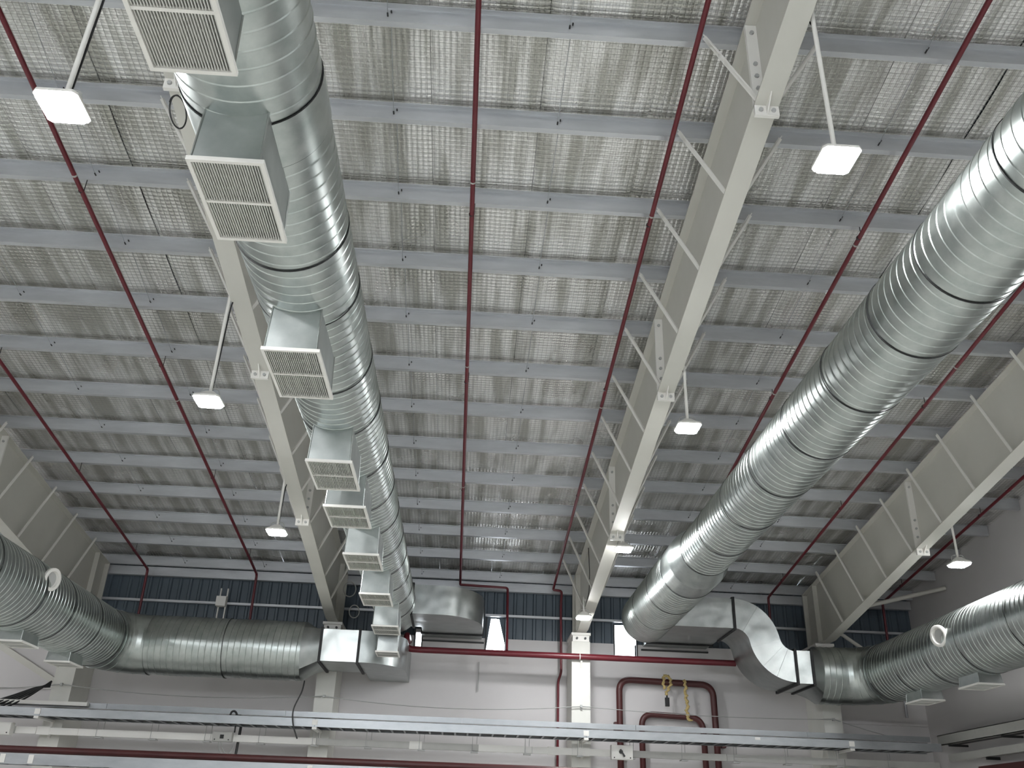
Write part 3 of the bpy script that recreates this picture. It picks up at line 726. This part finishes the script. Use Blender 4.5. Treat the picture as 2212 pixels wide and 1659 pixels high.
build('conduit', MB().tube([(-5.0, 21.40, 1.92), (-5.0, 21.40, 1.78)], .018, 8).tube([(-4.93, 21.62, 1.92), (-4.95, 21.62, 1.25)], .03, 8), M['iron'], sb, smooth=60)
switch_box(-10.3, -9.78, 1.55, 1.80, 'white isolator box at the left end of the lower trunking', M['white'], False)
# low front pipe and tray
build('water_pipe', MB().tube([(-14.9, 19.95, 1.185), (8, 19.95, 1.185)], .068, 16), M['darkred'], None, smooth=50, label='dark red water pipe running above the lowest tray', cat='pipe')
t5 = thing('cable_tray', 'lowest galvanised tray along the bottom edge, in front of the wall', 'cable tray', (0, 19.8, .9))
for a, b in zip((-14.9, -8.55, -3.0, 3.0), (-8.55, -3.0, 3.0, 9.0)):
    m_ = MB(); rail(m_, a+.004, b-.004, 19.70, .90, 1.10, 1); rail(m_, a+.004, b-.004, 20.1, .90, 1.10, -1)
    build('side_rail', m_, M['tray'], t5)
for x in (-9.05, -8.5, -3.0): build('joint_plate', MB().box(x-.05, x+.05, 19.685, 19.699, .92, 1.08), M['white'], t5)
x = -14.7; rung0 = None
while x < 9:
    if rung0 is None: rung0 = build('rung', MB().box(x-.02, x+.02, 19.71, 20.09, .905, .925), M['iron'], t5); x00 = x
    else:
        c = rung0.copy(); COL.objects.link(c); c.location = (x-x00, 0, 0)
    x += .4
# right wall trays
t6 = thing('cable_tray', 'pale tray bracketed along the dim right wall', 'cable tray', (11.2, 15, 2.1))
m_ = MB()
for a, b in ((8, 12), (12, 16), (16, 20), (20, 21.7)):
    build('side_rail', MB().box(11.06, 11.075, a, b-.005, 2.12, 2.34).box(11.06, 11.13, a, b-.005, 2.325, 2.34).box(11.06, 11.13, a, b-.005, 2.12, 2.135), M['trunk'], t6)
    build('tray_base', MB().box(11.08, 11.45, a, b-.005, 2.14, 2.15), M['iron'], t6)
for y in (10, 13, 16, 19, 21.2): build('support_bracket', MB().box(11.05, 11.49, y-.025, y+.025, 2.07, 2.115), M['iron'], t6)
t7 = thing('cable_trunking', 'grey trunking below the right wall tray', 'trunking', (11.2, 15, 1.7))
for a, b in ((8, 13), (13, 18), (18, 21.6)): build('trunking_length', MB().box(11.2, 11.36, a, b-.005, 1.78, 1.93), M['trunk'], t7)
for y in (11, 14, 17, 20): build('wall_bracket', MB().box(11.2, 11.49, y-.025, y+.025, 1.72, 1.775), M['iron'], t7)
build('wall_channel', MB().box(11.15, 11.45, 8, 20.3, 1.42, 1.60), M['darkred'], None, label='dark red channel low on the right wall below the trunking', cat='channel')

# ------------------------------------------------------------------ small things
# catenary wire along the columns
pts = []
for (xa, za), (xb, zb), s in (((-14.9, 2.35), (-9.15, 2.69), .1), ((-9.15, 2.69), (-3.2, 2.67), .14), ((-3.2, 2.67), (2.75, 2.68), .16), ((2.75, 2.68), (8.7, 2.62), .07), ((8.7, 2.62), (11.5, 2.2), .05)):
    for i in range(13):
        q = i/12; pts.append((xa+(xb-xa)*q, 21.80 if xb < 9 or q == 0 else 21.80+.9*q, za+(zb-za)*q-4*s*q*(1-q)))
t = thing('catenary_wire', 'thin grey wire sagging from column to column across the wall', 'wire', (0, 21.8, 2.5))
build('wire_strand', MB().tube(pts, .009, 6), M['grey'], t, smooth=60)
for x, z in ((-9.15, 2.69), (-3.2, 2.67), (2.75, 2.68), (8.7, 2.62)): build('wire_clip', MB().box(x-.025, x+.025, 21.78, YC-.002, z-.03, z+.03), M['grey'], t)
# hanging flex from the left rectangular duct
build('hanging_cable', MB().tube(bend([(-3.55, 21.0, 2.88), (-3.56, 20.95, 2.65), (-3.70, 20.85, 2.25), (-3.66, 20.84, 1.95), (-3.52, 20.84, 1.66)], .2), .016, 8), M['iron'], None, smooth=60,
      label='dark cable hanging from the fat left duct to the trunking', cat='cable')
build('steel_shackle', MB().tube(bend([(-5.06, 21.0, 2.09), (-5.04, 21.0, 2.17), (-4.98, 21.0, 2.19), (-4.93, 21.0, 2.15), (-4.91, 21.0, 2.09)], .05), .022, 8).bar((-4.95, 21.0, 2.10), (-4.82, 21.0, 2.10), .05, .02), M['black'], None, smooth=60,
      label='small black shackle standing on the ladder tray', cat='shackle')
# ropes on the big loop
def rope(pts, r, seed):
    rnd = random.Random(seed); P = []
    for a, b in zip(pts, pts[1:]):
        a, b = Vector(a), Vector(b)
        for i in range(6): P.append(a.lerp(b, i/6)+Vector((rnd.uniform(-.018, .018), rnd.uniform(-.006, .006), rnd.uniform(-.01, .01))))
    P.append(Vector(pts[-1])); m_ = MB(); m_.tube(P, r, 7)
    Q = [p+Vector((.03*math.sin(i*1.3), -.014, .0)) for i, p in enumerate(P)]; m_.tube(Q, r*.8, 7); return m_
y_ = 22.62
t = thing('hoist_rope', 'yellow rope sling over the large pipe loop holding a black hook block', 'rope', (4.93, y_, 3.0))
build('sling', rope([(4.90, y_, 3.25), (4.87, y_, 3.5), (4.93, y_, 3.58), (5.02, y_, 3.56), (5.07, y_, 3.4), (4.97, y_, 3.24), (4.92, y_, 3.12)], .026, 1), M['rope'], t, smooth=60)
build('hook_block', MB().box(4.90, 5.0, y_-.04, y_+.03, 2.86, 3.06).box(4.93, 4.97, y_-.01, y_+.01, 3.06, 3.13), M['black'], t)
build('hoist_rope', rope([(5.40, y_, 3.50), (5.42, y_, 3.3), (5.40, y_, 3.1), (5.45, y_, 2.95), (5.42, y_, 2.75), (5.45, y_, 2.6), (5.50, y_, 2.55)], .028, 2), M['rope'], None, smooth=60,
      label='yellow rope tail hanging from the large loop to the small loop', cat='rope')
# black cable bundle by the far left column
bm_ = MB()
for k in range(5):
    bm_.tube(bend([(-9.38, 21.8, 2.75-.03*k), (-9.5-.03*k, 21.7, 2.6), (-9.75-.1*k, 21.6, 2.35), (-10.1-.16*k, 21.5, 2.12)], .2), .022, 7)
build('cable_bundle', bm_, M['black'], None, smooth=60, label='black cables fanning down from the far left column onto the tray', cat='cable')
# wire coils
def coil(c, nx, r, rad, turns, m_, label):
    c = Vector(c); nx = Vector(nx).normalized(); x = nx.cross(Vector((0, 0, 1))).normalized(); z = x.cross(nx); P = []
    for i in range(int(28*turns)+1):
        a = 2*PI*i/28; P.append(c+(x*math.cos(a)*rad*.8+z*math.sin(a)*rad)+nx*.008*i/28)
    build('wire_coil', MB().tube(P, r, 6), m_, None, smooth=60, label=label, cat='wire coil')
coil((-3.06, 6.72, 6.12), (1, -.3, 0), .008, .17, 1.2, M['iron'], 'dark wire coil hung on the left beam by the second grille')
coil((-2.85, 21.5, 5.08), (.3, -1, 0), .012, .18, 2.1, M['trunk'], 'pale wire coil hanging under the braces at the left beam end')
coil((-2.70, 21.6, 4.58), (.3, -1, 0), .012, .15, 2.1, M['trunk'], 'pale wire coil hanging beside the lowest grille boxes')
# white box on the cladding
t = thing('junction_box', 'white box on two rods against the blue-grey cladding', 'junction box', (-6.12, 22.6, 4.2))
build('enclosure', MB().box(-6.24, -6.0, 22.55, 22.72, 4.78, 5.02), M['white'], t)
build('strut', MB().box(-6.22, -6.19, 22.73, 22.78, 4.0, 5.25).box(-6.05, -6.02, 22.73, 22.78, 4.0, 5.25), M['white'], t)
# diagonal brace on the far left wall, struts at the right
build('wall_brace', MB().bar((-13.0, 22.80, 4.55), (-9.45, 22.80, 2.72), .05, .14), M['cream'], None, label='diagonal brace on the wall left of the leftmost column', cat='brace')
build('wall_rail', MB().box(-14.9, -9.4, 22.84, 22.895, 2.70, 2.80), M['wall'], None, label='pale horizontal rail on the wall below the diagonal brace', cat='rail')
build('tie_strut', MB().tube([(8.9, 21.3, 5.0), (11.48, 20.9, 5.62)], .05, 10), M['cream'], None, smooth=50, label='cream tubular strut from the right beam to the right wall', cat='strut')
build('tie_strut', MB().tube([(8.9, 21.5, 4.62), (9.7, 21.75, 4.2)], .045, 10), M['cream'], None, smooth=50, label='short cream strut at the foot of the right beam', cat='strut')
for i, y in enumerate((14.1, 15.4)):
    build('tie_rod', MB().tube([(8.8, y, zpur(y)-.35), (11.48, y-2.2, zpur(y-2.2)-.25)], .012, 6), M['white'], None, smooth=50, label=('upper' if i == 0 else 'lower')+' of the two thin white tie rods beyond the right beam', cat='rod')
build('downpipe', MB().tube([(-.0+.35, 22.85, 3.75), (.35, 22.85, 3.05)], .014, 6), M['grey'], None, smooth=50, label='short thin grey rod hanging on the wall below the red header', cat='rod')
build('wall_conduit', MB().tube([(10.95, 22.8, 3.6), (10.95, 22.8, 2.85)], .035, 8), M['galv_old'], None, smooth=50, label='short grey conduit on the wall under the fat right duct', cat='conduit')
build('wall_ledge', MB().box(8.95, 11.45, 22.84, 22.895, 2.66, 2.72), M['wall'], None, label='pale ledge on the wall under the fat right duct', cat='ledge')

# ------------------------------------------------------------------ lift everything so that the floor is z = 0
for o in list(S.objects):
    if o.parent is None: o.location.z += EYE
